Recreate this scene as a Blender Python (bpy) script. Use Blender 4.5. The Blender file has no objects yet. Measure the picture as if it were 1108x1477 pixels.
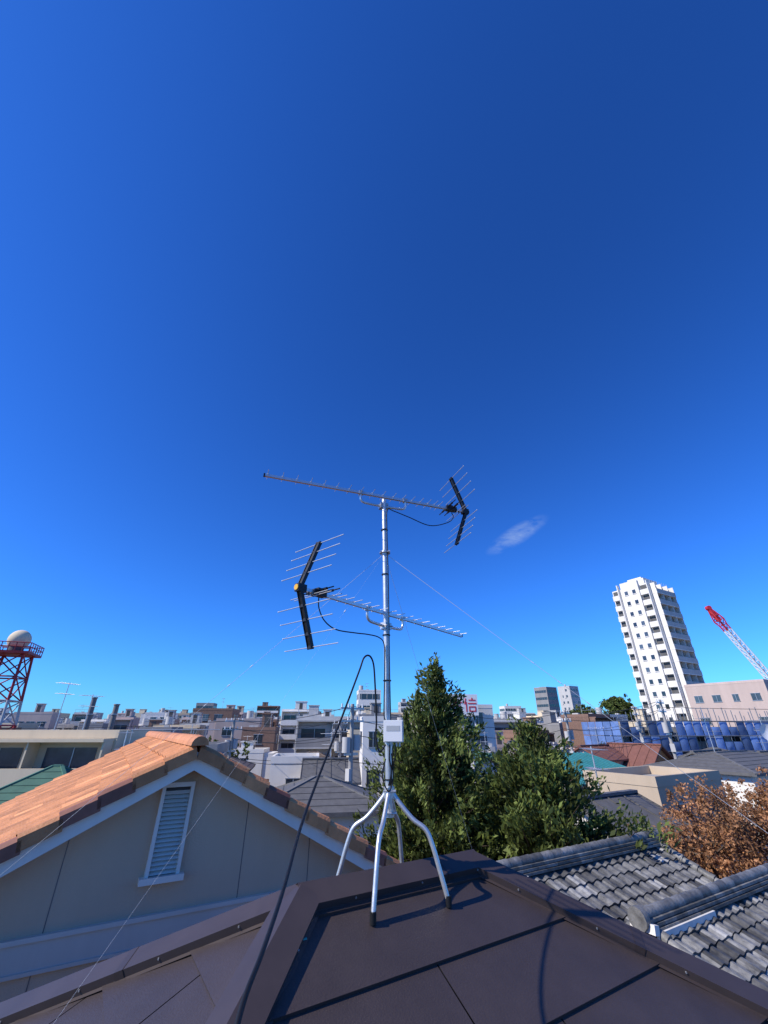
import bpy, math, random
import numpy as np
from mathutils import Vector
random.seed(7); np.random.seed(7)
GZ=-8.5   # street level (the phone camera is the origin, 8.5 m above the street)
scene=bpy.context.scene

# ------------------------------------------------------------------ materials
MATS={}
def M(name,col,rough=.7,metal=0.,nscale=1.5,namt=.2,bump=0.,bscale=20.,spec=.4,streak=False,trans=0.):
    m=bpy.data.materials.new(name); m.use_nodes=True
    nt=m.node_tree; N=nt.nodes; L=nt.links
    b=N['Principled BSDF']; b.inputs['Roughness'].default_value=rough
    b.inputs['Metallic'].default_value=metal
    b.inputs['Specular IOR Level'].default_value=spec
    tc=N.new('ShaderNodeTexCoord')
    mp=N.new('ShaderNodeMapping'); L.new(tc.outputs['Object'],mp.inputs[0])
    if streak: mp.inputs['Scale'].default_value=(1,1,.15)
    no=N.new('ShaderNodeTexNoise'); no.inputs['Scale'].default_value=nscale; no.inputs['Detail'].default_value=6
    no.inputs['Roughness'].default_value=.65
    L.new(mp.outputs[0],no.inputs['Vector'])
    mr=N.new('ShaderNodeMapRange'); mr.inputs[1].default_value=.25; mr.inputs[2].default_value=.75
    mr.inputs[3].default_value=1-namt; mr.inputs[4].default_value=1+namt
    L.new(no.outputs[0],mr.inputs[0])
    at=N.new('ShaderNodeAttribute'); at.attribute_name='shade'
    mu=N.new('ShaderNodeMath'); mu.operation='MULTIPLY'
    L.new(mr.outputs[0],mu.inputs[0]); L.new(at.outputs['Fac'],mu.inputs[1])
    vm=N.new('ShaderNodeVectorMath'); vm.operation='SCALE'
    vm.inputs[0].default_value=col[:3]; L.new(mu.outputs[0],vm.inputs['Scale'])
    L.new(vm.outputs[0],b.inputs['Base Color'])
    if bump>0:
        n2=N.new('ShaderNodeTexNoise'); n2.inputs['Scale'].default_value=bscale; n2.inputs['Detail'].default_value=4
        L.new(tc.outputs['Object'],n2.inputs['Vector'])
        bp=N.new('ShaderNodeBump'); bp.inputs['Strength'].default_value=bump; bp.inputs['Distance'].default_value=.02
        L.new(n2.outputs[0],bp.inputs['Height']); L.new(bp.outputs[0],b.inputs['Normal'])
    if trans>0:
        t=N.new('ShaderNodeBsdfTranslucent'); L.new(vm.outputs[0],t.inputs[0])
        mx=N.new('ShaderNodeMixShader'); mx.inputs[0].default_value=trans
        L.new(b.outputs[0],mx.inputs[1]); L.new(t.outputs[0],mx.inputs[2])
        L.new(mx.outputs[0],N['Material Output'].inputs[0])
    MATS[name]=m
    return name

M('w_white',(.76,.71,.63),.8,nscale=.5,namt=.12,streak=True)
M('w_cream',(.66,.54,.37),.8,nscale=.6,namt=.12,streak=True)
M('w_beige',(.5,.39,.27),.8,nscale=.6,namt=.12,streak=True)
M('w_lgrey',(.5,.475,.44),.8,nscale=.6,namt=.15,streak=True)
M('w_grey',(.28,.265,.25),.8,nscale=.6,namt=.15,streak=True)
M('w_brick',(.23,.135,.095),.8,nscale=4,namt=.25)
M('w_pink',(.56,.43,.36),.8,nscale=.6,namt=.12,streak=True)
M('w_dark',(.09,.088,.088),.7,nscale=.6,namt=.2)
M('w_orange',(.56,.28,.11),.8,nscale=.6,namt=.1)
M('glass',(.035,.045,.055),.12,nscale=.8,namt=.4,spec=.7)
M('recess',(.07,.068,.065),.8,nscale=1,namt=.4)
M('alu',(.45,.45,.45),.4,.6,namt=.1)
M('r_slate',(.12,.115,.11),.7,nscale=3,namt=.25,bump=.3)
M('r_brown',(.13,.095,.07),.7,nscale=3,namt=.25,bump=.3)
M('r_blue',(.11,.14,.17),.6,nscale=3,namt=.2)
M('r_green',(.06,.14,.09),.6,nscale=2,namt=.2)
M('r_teal',(.03,.17,.18),.5,nscale=2,namt=.2)
M('r_red',(.2,.085,.06),.6,nscale=2,namt=.2)
M('r_lgrey',(.28,.27,.26),.6,nscale=2,namt=.2)
M('r_concrete',(.36,.345,.32),.9,nscale=.5,namt=.25)
M('roofmetal',(.055,.041,.038),.44,.0,nscale=3.5,namt=.18,bump=.16,bscale=110,spec=.42)
M('roofgap',(.008,.007,.007),.9)
M('capmetal',(.058,.043,.040),.42,.0,nscale=4,namt=.16,spec=.42)
M('galv',(.62,.61,.59),.42,.75,nscale=14,namt=.14,bump=.05,bscale=60)
M('anten',(.68,.67,.65),.35,.8,nscale=10,namt=.08)
M('blackpl',(.012,.012,.013),.45,nscale=10,namt=.2)
M('rubber',(.010,.010,.011),.55,nscale=10,namt=.2,spec=.3)
M('yellow',(.75,.4,.03),.5)
M('teal_tape',(.03,.4,.38),.5)
M('boxgrey',(.62,.63,.62),.45,namt=.05)
M('housewall',(.60,.44,.30),.85,nscale=1.1,namt=.08,bump=.25,bscale=60,streak=True)
M('trim',(.82,.74,.63),.6,nscale=2,namt=.09,streak=True)
M('tile_or',(.58,.24,.095),.6,nscale=5,namt=.28,bump=.3,bscale=40)
M('tile_br',(.25,.095,.06),.6,nscale=8,namt=.25)
M('kawara',(.165,.16,.15),.5,nscale=7,namt=.65,bump=.4,bscale=25)
M('plaster',(.72,.68,.62),.8,nscale=5,namt=.15)
M('leaf',(.105,.132,.033),.55,nscale=1.2,namt=.3,trans=.3,spec=.25)
M('leaf_or',(.36,.18,.085),.6,nscale=1.2,namt=.4,trans=.3,spec=.2)
M('bark',(.1,.07,.05),.9,nscale=8,namt=.3,bump=.5)
M('red',(.55,.03,.04),.5,namt=.08)
M('whitep',(.75,.74,.72),.5,namt=.06)
M('net',(.11,.18,.36),.6,nscale=.7,namt=.3)
M('pole',(.34,.32,.29),.8,namt=.1)
M('wire',(.02,.02,.02),.6)
M('guy',(.7,.7,.7),.6,.0)
M('asphalt',(.05,.05,.052),.9,nscale=.3,namt=.2,bump=.2)
M('paint',(.7,.7,.68),.7)
M('groundm',(.12,.11,.1),.95,nscale=.06,namt=.3)
M('kerb',(.4,.4,.38),.9)
M('dish',(.7,.7,.7),.4,namt=.05)

# ------------------------------------------------------------------ mesh builder
class MB:
    def __init__(s,org=(0,0,0),yaw=0.):
        s.o=np.array(org,float); c,n=math.cos(yaw),math.sin(yaw)
        s.R=np.array([[c,-n,0],[n,c,0],[0,0,1.]])
        s.v=[];s.f=[];s.m=[];s.sh=[];s.sm=[];s.mats=[];s.n=0
    def mi(s,m):
        if m not in s.mats: s.mats.append(m)
        return s.mats.index(m)
    def add(s,vs,fs,mat,shade=1.,smooth=False):
        a=np.asarray(vs,float)@s.R.T+s.o
        s.v.append(a); i=s.mi(mat); n=s.n
        sc=np.isscalar(shade)
        for k,f in enumerate(fs):
            s.f.append(tuple(int(j)+n for j in f)); s.m.append(i); s.sh.append(shade if sc else shade[k]); s.sm.append(smooth)
        s.n+=len(a)
    def box(s,x0,x1,y0,y1,z0,z1,mat,shade=1.):
        s.add([(x0,y0,z0),(x1,y0,z0),(x1,y1,z0),(x0,y1,z0),(x0,y0,z1),(x1,y0,z1),(x1,y1,z1),(x0,y1,z1)],
          [(0,3,2,1),(4,5,6,7),(0,1,5,4),(1,2,6,5),(2,3,7,6),(3,0,4,7)],mat,shade)
    def bar(s,p0,p1,w,h,mat,shade=1.,up=(0,0,1)):
        p0=Vector(p0);p1=Vector(p1);d=(p1-p0).normalized();u=Vector(up)
        x=d.cross(u)
        if x.length<1e-4: x=d.cross(Vector((1,0,0)))
        x.normalize();u=x.cross(d).normalized()
        vs=[]
        for p in (p0,p1):
            for a,b in ((-1,-1),(1,-1),(1,1),(-1,1)): vs.append(p+x*(a*w/2)+u*(b*h/2))
        s.add(vs,[(0,1,2,3),(7,6,5,4),(0,4,5,1),(1,5,6,2),(2,6,7,3),(3,7,4,0)],mat,shade)
    def tube(s,pts,r,mat,n=8,shade=1.):
        pts=[Vector(p) for p in pts]; k=len(pts)
        rs=r if hasattr(r,'__len__') else [r]*k
        vs=[];fs=[];prev=None
        for i,p in enumerate(pts):
            d=(pts[min(i+1,k-1)]-pts[max(i-1,0)]).normalized()
            if prev is None:
                x=d.cross(Vector((0,0,1)))
                if x.length<1e-3: x=d.cross(Vector((0,1,0)))
            else: x=prev-d*prev.dot(d)
            x.normalize(); prev=x; y=d.cross(x)
            for j in range(n):
                a=2*math.pi*j/n; vs.append(p+(x*math.cos(a)+y*math.sin(a))*rs[i])
        for i in range(k-1):
            for j in range(n):
                fs.append((i*n+j,i*n+(j+1)%n,(i+1)*n+(j+1)%n,(i+1)*n+j))
        s.add(vs,fs,mat,shade,True)
        s.add(vs[:n],[tuple(range(n))[::-1]],mat,shade); s.add(vs[-n:],[tuple(range(n))],mat,shade)
    def sphere(s,c,r,mat,nu=16,nv=10,shade=1.):
        vs=[];fs=[]
        for i in range(nv+1):
            t=math.pi*(i/nv-.5)
            for j in range(nu):
                a=2*math.pi*j/nu
                vs.append((c[0]+r*math.cos(t)*math.cos(a),c[1]+r*math.cos(t)*math.sin(a),c[2]+r*math.sin(t)))
        for i in range(nv):
            for j in range(nu): fs.append((i*nu+j,i*nu+(j+1)%nu,(i+1)*nu+(j+1)%nu,(i+1)*nu+j))
        s.add(vs,fs,mat,shade,True)
    def build(s,name,parent=None):
        me=bpy.data.meshes.new(name)
        me.from_pydata(np.concatenate(s.v).tolist(),[],s.f)
        for m in s.mats: me.materials.append(MATS[m])
        me.polygons.foreach_set('material_index',s.m)
        me.polygons.foreach_set('use_smooth',s.sm)
        a=me.attributes.new('shade','FLOAT','FACE'); a.data.foreach_set('value',[float(q) for q in s.sh])
        me.update()
        o=bpy.data.objects.new(name,me); scene.collection.objects.link(o)
        if parent: o.parent=parent
        return o
def empty(name,loc=(0,0,0)):
    o=bpy.data.objects.new(name,None); scene.collection.objects.link(o); o.empty_display_size=.2; return o
def smooth(pts,k=6):
    P=[Vector(p) for p in pts]; P=[P[0]*2-P[1]]+P+[P[-1]*2-P[-2]]; out=[]
    for i in range(1,len(P)-2):
        for j in range(k):
            t=j/k; a,b,c,d=P[i-1:i+3]
            out.append(.5*((2*b)+(c-a)*t+(2*a-5*b+4*c-d)*t*t+(3*b-a-3*c+d)*t**3))
    out.append(P[-2]); return out
def sag(p0,p1,s,k=14):
    p0=Vector(p0);p1=Vector(p1)
    return [p0.lerp(p1,i/k)-Vector((0,0,4*s*(i/k)*(1-i/k))) for i in range(k+1)]

# ------------------------------------------------------------------ ground / road
g=MB(); g.add([(-4000,-600,GZ),(4000,-600,GZ),(4000,7000,GZ),(-4000,7000,GZ)],[(0,1,2,3)],'groundm'); g.build('ground')
YAW=math.radians(31)
rd=MB((2.5,16.5,GZ),YAW)
rd.add([(-90,-2.2,.004),(90,-2.2,.004),(90,2.2,.004),(-90,2.2,.004)],[(0,1,2,3)],'asphalt')
for sy in (-2.05,1.95): rd.add([(-90,sy,.008),(90,sy,.008),(90,sy+.1,.008),(-90,sy+.1,.008)],[(0,1,2,3)],'paint')
for sy in (-2.4,2.2): rd.box(-90,90,sy,sy+.2,0,.13,'kerb')
rd.build('road')

# ------------------------------------------------------------------ brown metal hip roof house (the one we stand on)
A=Vector((-.439,2.88,-.8)); B=Vector((.589,3.54,-.8))
r=(B-A).normalized(); n=Vector((r.y,-r.x,0)); Z=Vector((0,0,1)); SL=.5; T=3.3
own=empty('brown_metal_roof_house')
def roof_face(mb,P0,P1,al,out,seed):
    rnd=random.Random(seed)
    N=(Z+out*SL).normalized()
    def pt(d,side,off=0.):
        base=(P1+al*d) if side else (P0-al*d)
        return base+out*d-Z*(SL*d)+N*off
    mb.add([pt(.0,0),pt(T,0),pt(T,1),pt(.0,1)],[(0,1,2,3)],'roofgap')
    ds=[.02,.12]+[.12+.33*k for k in range(1,11)]
    ds=[d for d in ds if d<T-.03]+[T]
    for i in range(len(ds)-1):
        d0,d1=ds[i],ds[i+1]
        a0,a1=pt(d0,0,.004),pt(d0,1,.004); b0,b1=pt(d1,0,.018),pt(d1,1,.018); c0,c1=pt(d1,0,.001),pt(d1,1,.001)
        L1=(b1-b0).length
        x=-rnd.uniform(.3,1.6)+.0; cuts=[]
        while x<L1: 
            if x>0.1 and x<L1-.1: cuts.append(x)
            x+=1.82
        if seed==1 and i==1: cuts=[]
        if seed==1 and i==2: cuts=[1.32]
        if seed==1 and i==3: cuts=[2.1]
        edges=[0]+cuts+[L1]; off=(a0-b0).dot(al)
        L0=(a1-a0).length
        for j in range(len(edges)-1):
            e0,e1=edges[j]+(.004 if j else 0),edges[j+1]-(.004 if j<len(edges)-2 else 0)
            t0=min(max(e0-off,0),L0); t1=min(max(e1-off,0),L0)
            if j==0: t0=0
            if j==len(edges)-2: t1=L0
            sh=rnd.uniform(.93,1.07)
            mb.add([a0+al*t0,b0+al*e0,b0+al*e1,a0+al*t1,c0+al*e0,c0+al*e1],[(0,1,2,3),(1,4,5,2)],'roofmetal',sh)
def cap(mb,E0,E1,N0,N1,w=.105,hh=.052):
    h=(E1-E0).normalized(); up=(N0+N1).normalized()
    for N in (N0,N1):
        W=N.cross(h).normalized()
        W=W if W.dot((N-(N0+N1)/2))>0 else -W
        a,b=E0+up*(hh+.012),E1+up*(hh+.012)
        c,d=E1+W*w+N*hh,E0+W*w+N*hh
        e,f=E1+W*w+N*.016,E0+W*w+N*.016
        g_,k_=E1+W*(w+.02)+N*.013,E0+W*(w+.02)+N*.013
        mb.add([a,b,c,d,e,f,g_,k_],[(0,1,2,3),(3,2,4,5),(5,4,6,7)],'capmetal')
        L=(E1-E0).length; k=.3
        while k<L:
            p=E0+h*k+W*(w+.001)+N*(hh-.014)
            mb.tube([p-W*.002,p+W*.004],.005,'alu',6); k+=.45
        k=.95
        while k<L-.2:
            p0=E0+h*k; mb.add([p0+up*(hh+.014),p0+h*.05+up*(hh+.014),p0+h*.05+W*(w+.003)+N*(hh+.002),p0+W*(w+.003)+N*(hh+.002),p0+W*(w+.003)+N*.014,p0+h*.05+W*(w+.003)+N*.014],[(0,1,2,3),(3,2,5,4)],'capmetal',.85); k+=1.9
rf=MB()
roof_face(rf,A,B,r,n,1); roof_face(rf,B,A,-r,-n,2)
roof_face(rf,A,A,n,-r,3); roof_face(rf,B,B,-n,r,4)
Nf={'n':(Z+n*SL).normalized(),'f':(Z-n*SL).normalized(),'l':(Z-r*SL).normalized(),'r':(Z+r*SL).normalized()}
cp=MB()
cap(cp,A-r*.03,B+r*.03,Nf['n'],Nf['f'])
def hipend(P,a,b): return P+(a+b)*T-Z*SL*T
for P,a,b,k1,k2 in ((A,-r,n,'l','n'),(A,-r,-n,'l','f'),(B,r,n,'r','n'),(B,r,-n,'r','f')):
    cap(cp,P,hipend(P,a,b),Nf[k1],Nf[k2])
tp_=Vector((-.40,2.64,-.905+.02)); cp.bar(tp_,tp_+Vector((.035,.01,.004)),.008,.006,'teal_tape')
rf.build('roof_panels',own); cp.build('ridge_caps',own)
C0=(A+B)/2; hl=(B-A).length/2+T
wl=MB((C0.x,C0.y,0),math.atan2(r.y,r.x)); ez=-.8-SL*T
wl.box(-hl,hl,-T,T,ez-.22,ez-.012,'trim')
wl.box(-hl+.5,hl-.5,-T+.5,T-.5,GZ,ez-.22,'w_beige')
for fz in (GZ+.9,GZ+3.6):
    for sx in (-2.4,0,2.2):
        for sy,s2 in ((-T+.5,-1),(T-.5,1)):
            y0,y1=sorted((sy,sy+s2*.03)); wl.box(sx-.8,sx+.8,y0,y1,fz,fz+1.2,'glass')
            y0,y1=sorted((sy,sy+s2*.08)); wl.box(sx-.9,sx+.9,y0,y1,fz-.08,fz,'trim'); wl.box(sx-.03,sx+.03,y0,y1,fz,fz+1.2,'trim')
wl.build('walls',own)

# ------------------------------------------------------------------ antenna mast
ant=empty('tv_antenna_mast')
MX,MY=.034,3.18
mast=MB(); hub=Vector((MX,MY,-.377)); top=Vector((MX-.035,MY,1.80))
def mp(z): t=(z+.377)/(1.80+.377); return hub.lerp(top,t)
mast.tube([mp(-.50),mp(.05)],.0245,'galv',16); mast.tube([mp(.05),mp(1.28)],.0215,'galv',16); mast.tube([mp(1.28),mp(1.80)],.0195,'galv',16)
mast.tube([mp(1.27),mp(1.31)],.028,'galv',14); mast.tube([mp(1.285),mp(1.292)],.045,'galv',14)
mast.tube([mp(-.40),mp(-.34)],.034,'galv',16); mast.tube([mp(-.49),mp(-.46)],.032,'galv',16)
for z in (-.36,-.475,1.29):
    q=mp(z); mast.tube([q+Vector((-.04,-.035,0)),q+Vector((.04,-.035,0))],.005,'galv',6)
    mast.tube([q+Vector((.03,-.035,0)),q+Vector((.042,-.035,0))],.010,'galv',6)
mast.build('mast_pipe',ant)
lg=MB()
feet=[(Vector((-.057,2.862,0))),(Vector((.371,3.12,0)))]
feet+= [Vector((2*MX-feet[1].x,2*MY-feet[1].y,0)),Vector((2*MX-feet[0].x,2*MY-feet[0].y,0))]
def roofz(p):
    d=(Vector((p.x,p.y,0))-Vector((A.x,A.y,0))).dot(n); return -.8-SL*abs(d)+.016
for f in feet:
    o=Vector((f.x-MX,f.y-MY,0)); fz=roofz(f)
    pts=[hub+o*.06+Z*.02,hub+o*.12-Z*.02,hub+o*.42-Z*.125,Vector((MX,MY,0))+o*.66+Z*(-.555),Vector((MX,MY,0))+o*.78+Z*(-.64),Vector((MX,MY,0))+o*.9+Z*(fz*.5-.64*.5),Vector((f.x,f.y,fz+.02))]
    lg.tube(smooth(pts,5),.0140,'galv',12)
    lg.tube([Vector((f.x,f.y,fz-.004)),Vector((f.x,f.y,fz+.045))],.0175,'rubber',12)
    lg.tube([hub+o*.02-Z*.02,Vector((MX,MY,-.47))+o*.35*0.2,Vector((MX,MY,-.475))],.008,'galv',6)
lg.build('tripod_legs',ant)
ab=MB((MX+.03,MY-.06,0),math.radians(-6))
ab.box(-.065,.065,-.03,.03,-.085,.045,'boxgrey'); ab.box(-.06,.06,-.036,-.03,-.08,.04,'whitep'); ab.box(-.045,.045,-.0375,-.036,-.02,.012,'boxgrey',.7)
ab.box(-.02,.02,.03,.045,-.07,.04,'galv')
for x in (-.035,-.01,.02,.04): ab.tube([(x,0,-.085),(x,0,-.11)],.006,'alu',8)
ab.build('booster_box',ant)

def yagi(name,corner,fdir,length,zb,flip=1):
    """corner=reflector corner point, fdir = horizontal pointing direction"""
    y=MB(); c=Vector((corner[0],corner[1],zb)); f=Vector((fdir[0],fdir[1],0)).normalized(); q=Vector((f.y,-f.x,0))
    e=c+f*length
    y.bar(c,e,.022,.022,'anten'); y.bar(e,e+f*.012,.025,.025,'blackpl')
    nd=17
    for i in range(nd):
        s=.29+(length-.31)*(i/(nd-1))**1.25; L=.090-.014*i/nd
        p=c+f*s+Z*.013
        y.tube([p-q*L,p+q*L],.0028,'anten',6); y.box(p.x-.007,p.x+.007,p.y-.007,p.y+.007,p.z-.006,p.z+.008,'anten',.8)
    for sg in (1,-1):
        t=c+f*.134+Z*.358*sg
        d=(t-c).normalized(); nn=d.cross(q)
        y.bar(c+d*.02,t,.034,.012,'blackpl',up=nn)
        y.bar(c+d*.02+q*.017,t+q*.017,.004,.024,'blackpl',up=nn); y.bar(c+d*.02-q*.017,t-q*.017,.004,.024,'blackpl',up=nn)
        for k,fr in enumerate((.30,.53,.76,.97)):
            p=c.lerp(t,fr)
            y.tube([p-q*.245,p+q*.245],.0032,'anten',6)
            y.bar(p-q*.02,p+q*.02,.02,.02,'blackpl')
            y.tube([p-q*.248,p-q*.242],.0042,'whitep',6)
    y.bar(c-f*.022,c+f*.045,.04,.05,'blackpl')
    y.tube([c-f*.028-q*.0,c+f*.012],.019,'yellow' if flip>0 else 'blackpl',12)
    fb=c+f*.165
    y.bar(fb-f*.055,fb+f*.05,.05,.036,'blackpl'); y.bar(fb-f*.02+Z*.025,fb+f*.04+Z*.025,.035,.02,'blackpl')
    for s,zz in ((-.02,.012),(.035,.012)):
        p=fb+f*s+Z*zz
        for g2 in (1,-1):
            y.tube([p+q*.02*g2,p+q*.10*g2],.009,'blackpl',10); y.tube([p+q*.10*g2,p+q*.16*g2],.0045,'blackpl',8)
    for s in (.08,.11):
        p=c+f*s-Z*.03; y.tube([p-q*.18,p+q*.18],.003,'anten',6); y.tube([p,p+Z*.03],.005,'blackpl',6)
    m=Vector((mp(zb).x,mp(zb).y,zb)); s0=(m-c).dot(f)
    P=lambda s,z: c+f*s+Z*z
    arm=[P(s0-.21,-.006),P(s0-.215,-.05),P(s0-.195,-.085),P(s0-.14,-.095),P(s0,-.098),P(s0+.14,-.095),P(s0+.195,-.085),P(s0+.215,-.05),P(s0+.21,-.006)]
    y.tube(smooth(arm,4),.0105,'anten',10)
    for g2 in (-.21,.21):
        p=P(s0+g2,0); y.bar(p-f*.02,p+f*.02,.036,.034,'anten',.85); y.tube([p-q*.03,p+q*.03],.004,'alu',6)
    p=P(s0,-.098); y.bar(p-f*.035,p+f*.035,.055,.05,'galv',.8); y.tube([p-q*.045-f*.028,p+q*.045-f*.028],.004,'alu',6); y.tube([p-q*.045+f*.028,p+q*.045+f*.028],.004,'alu',6)
    y.build(name,ant)
yagi('upper_yagi',(.787,3.48),(-.94,-.345),1.88,1.835,-1)
yagi('lower_yagi',(-.537,2.52),(.64,.767),2.0,.785,1)
cb=MB()
cb.tube(smooth([(.64,3.43,1.80),(.65,3.42,1.745),(.585,3.4,1.68),(.416,3.35,1.627),(.224,3.27,1.671),(.09,3.21,1.70),(.03,3.150,1.68),(.025,3.150,1.5),(.035,3.150,1.0),(.04,3.15,.4),(.045,3.14,.08),(.05,3.13,.02)]),.0042,'rubber',8)
cb.tube(smooth([(-.43,2.645,.76),(-.425,2.66,.69),(-.39,2.71,.62),(-.321,2.8,.583),(-.2,2.92,.585),(-.119,3.0,.591),(-.04,3.1,.59),(.0,3.15,.55),(.005,3.150,.4),(.0,3.15,.1),(.01,3.14,.04)]),.0042,'rubber',8)
cb.tube(smooth([(.01,3.12,-.1),(-.03,3.1,-.14),(-.055,3.1,-.05),(-.051,3.1,.04),(-.062,3.1,.256),(-.075,3.08,.40),(-.104,3.05,.452),(-.14,3.0,.43),(-.168,2.95,.338),(-.242,2.7,.071),(-.309,2.3,-.205),(-.317,1.95,-.33),(-.298,1.6,-.421),(-.288,1.35,-.468),(-.287,1.2,-.498),(-.275,1.1,-.55),(-.25,.9,-.8),(-.1,.6,-1.3),(.1,.35,-1.85),(.35,.2,-1.97),(.8,.3,-1.83),(1.2,.8,-1.42+.02)]),.0062,'rubber',8)
for dx in (0,.02,.035):
    cb.tube(smooth([(.04+dx,3.12,-.1),(.035+dx,3.12,-.18),(.05,3.14,-.25),(.03+dx*.5,3.15,-.33)]),.0042,'rubber',8)
cb.tube(smooth([(.01,3.12,-.18),(-.01,3.13,-.28),(.03,3.14,-.36),(.06,3.15,-.28),(.05,3.13,-.15)]),.0042,'rubber',8)
for z in (1.5,1.1,.3,-.0,.62,-.3): cb.tube([mp(z)-Z*.004,mp(z)+Z*.004],.030,'blackpl',10)
cb.build('coax_cables',ant)
gy=MB()
ring=mp(1.288)
anch=[A+(-r+n)*2.5-Z*1.25+Z*.06,A+(-r-n)*2.5-Z*1.25+Z*.06,B+(r+n)*2.5-Z*1.25+Z*.06,B+(r-n)*2.5-Z*1.25+Z*.06]
for a,gr in zip(anch,(.00025,.0012,.0016,.0012)):
    gy.tube(sag(ring,a,.03,16),gr,'guy',5,.8)
    gy.tube([a-Z*.06,a+Z*.01],.006,'galv',6)
    for k in ((.26,.30,.34) if gr>.0003 else (.2,)):
        p=ring.lerp(a,k)-Z*.03*4*k*(1-k); dd=(a-ring).normalized(); gy.tube([p-dd*.012,p+dd*.012],.0034,'guy',6)
gy.build('guy_wires',ant)

# ------------------------------------------------------------------ tiled surfaces
def tiled(mb,org,al,length,dn,slope,run,tw,tl,amp,step,mat,rnd,var=.3,heavy=False):
    al=Vector(al);dn=Vector(dn); N=(Z+dn*slope).normalized(); dv=(dn-Z*slope)
    nx=int(round(length/tw)); ny=int(round(run/tl)); tw=length/nx; tl=run/ny; K=6
    jx=[rnd.uniform(-.006,.006) for _ in range(nx+1)]
    for j in range(ny):
        vs=[];fs=[];sh=[]
        jj=[rnd.uniform(-.008,.010) for _ in range(nx+1)]
        for row,(dd,off) in enumerate(((j*tl,0.0),((j+1)*tl,step),((j+1)*tl,-.004))):
            for i in range(nx*K+1):
                ph=(i%K)/K
                prof=amp*(math.sin(2*math.pi*ph)*.5+.5)
                vs.append(Vector(org)+al*(i*tw/K+jx[i//K])+dv*(dd+(jj[i//K] if row else 0))+N*(off+prof+jj[i//K]*.6))
        W=nx*K+1
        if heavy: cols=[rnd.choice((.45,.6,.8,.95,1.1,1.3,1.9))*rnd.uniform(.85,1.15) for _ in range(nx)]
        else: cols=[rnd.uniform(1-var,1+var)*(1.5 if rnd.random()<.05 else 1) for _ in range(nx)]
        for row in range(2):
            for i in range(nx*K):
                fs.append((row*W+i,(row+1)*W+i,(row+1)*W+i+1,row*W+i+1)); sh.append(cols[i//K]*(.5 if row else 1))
        mb.add(vs,fs,mat,sh)

# ------------------------------------------------------------------ neighbour house with orange tile gable roof
nh=empty('orange_tile_roof_house')
u=Vector((.86,.51,0)).normalized(); w=Vector((-u.y,u.x,0)); P0=Vector((-2.362,6.0,-.27)); S2=.515; L2=8.2; HW=3.05
rn=random.Random(3)
h=MB()
wp=P0+w*.32; sd=w
def gp(t,z,o=0.): q=wp+u*t-sd*o; return Vector((q.x,q.y,z))
zt=P0.z-.12
h.add([gp(0,zt),gp(-HW+.25,zt-S2*(HW-.25)),gp(-HW+.25,GZ),gp(HW-.25,GZ),gp(HW-.25,zt-S2*(HW-.25))],[(0,1,2,3,4)],'housewall')
back=w*(L2-.6)
for sg in (-1,1):
    a=gp(sg*(HW-.25),zt-S2*(HW-.25)); b=gp(sg*(HW-.25),GZ); h.add([a,b,b+back,a+back],[(0,1,2,3)],'housewall')
h.add([gp(0,zt)+back,gp(-HW+.25,zt-S2*(HW-.25))+back,gp(-HW+.25,GZ)+back,gp(HW-.25,GZ)+back,gp(HW-.25,zt-S2*(HW-.25))+back],[(0,1,2,3,4)],'housewall')
def wbox(t0,t1,z0,z1,o0,o1,mat,sh=1.):
    vs=[gp(t,z,o) for z in (z0,z1) for t,o in ((t0,o1),(t1,o1),(t1,o0),(t0,o0))]
    h.add(vs,[(0,3,2,1),(4,5,6,7),(0,1,5,4),(1,2,6,5),(2,3,7,6),(3,0,4,7)],mat,sh)
wbox(-HW+.2,HW-.2,-2.12,-1.90,0,.035,'trim',.72); wbox(-HW+.2,HW-.2,-1.90,-1.86,0,.06,'trim',.8); wbox(-HW+.2,HW-.2,-2.15,-2.12,0,.05,'trim',.72)
for t in (-2.03,-1.12,.82,1.73):
    wbox(t-.004,t+.004,-1.86,zt-S2*abs(t)-.02,0,.003,'recess',2.)
for t in (-2.03,-1.12,-.2,.82,1.73): wbox(t-.004,t+.004,GZ,-2.15,0,.003,'recess',2.)
vz0,vz1,vt=-1.52,-.66,-.10; vw=.185
wbox(vt-vw,vt-vw+.04,vz0,vz1,0,.07,'trim'); wbox(vt+vw-.04,vt+vw,vz0,vz1,0,.07,'trim'); wbox(vt-vw,vt+vw,vz1,vz1+.05,0,.075,'trim')
wbox(vt-vw-.05,vt+vw+.05,vz0-.06,vz0,0,.11,'trim'); wbox(vt-vw+.04,vt+vw-.04,vz0,vz1,.0,.008,'recess')
k=vz0+.01
while k<vz1-.04:
    vs=[gp(vt-vw+.04,k,.055),gp(vt+vw-.04,k,.055),gp(vt+vw-.04,k+.034,.012),gp(vt-vw+.04,k+.034,.012)]
    h.add(vs,[(0,1,2,3)],'trim',.9); k+=.043
wbox(-1.9,-.9,-5.6,-4.3,0,.03,'glass'); wbox(-1.95,-.85,-5.7,-5.6,0,.07,'trim')
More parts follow.
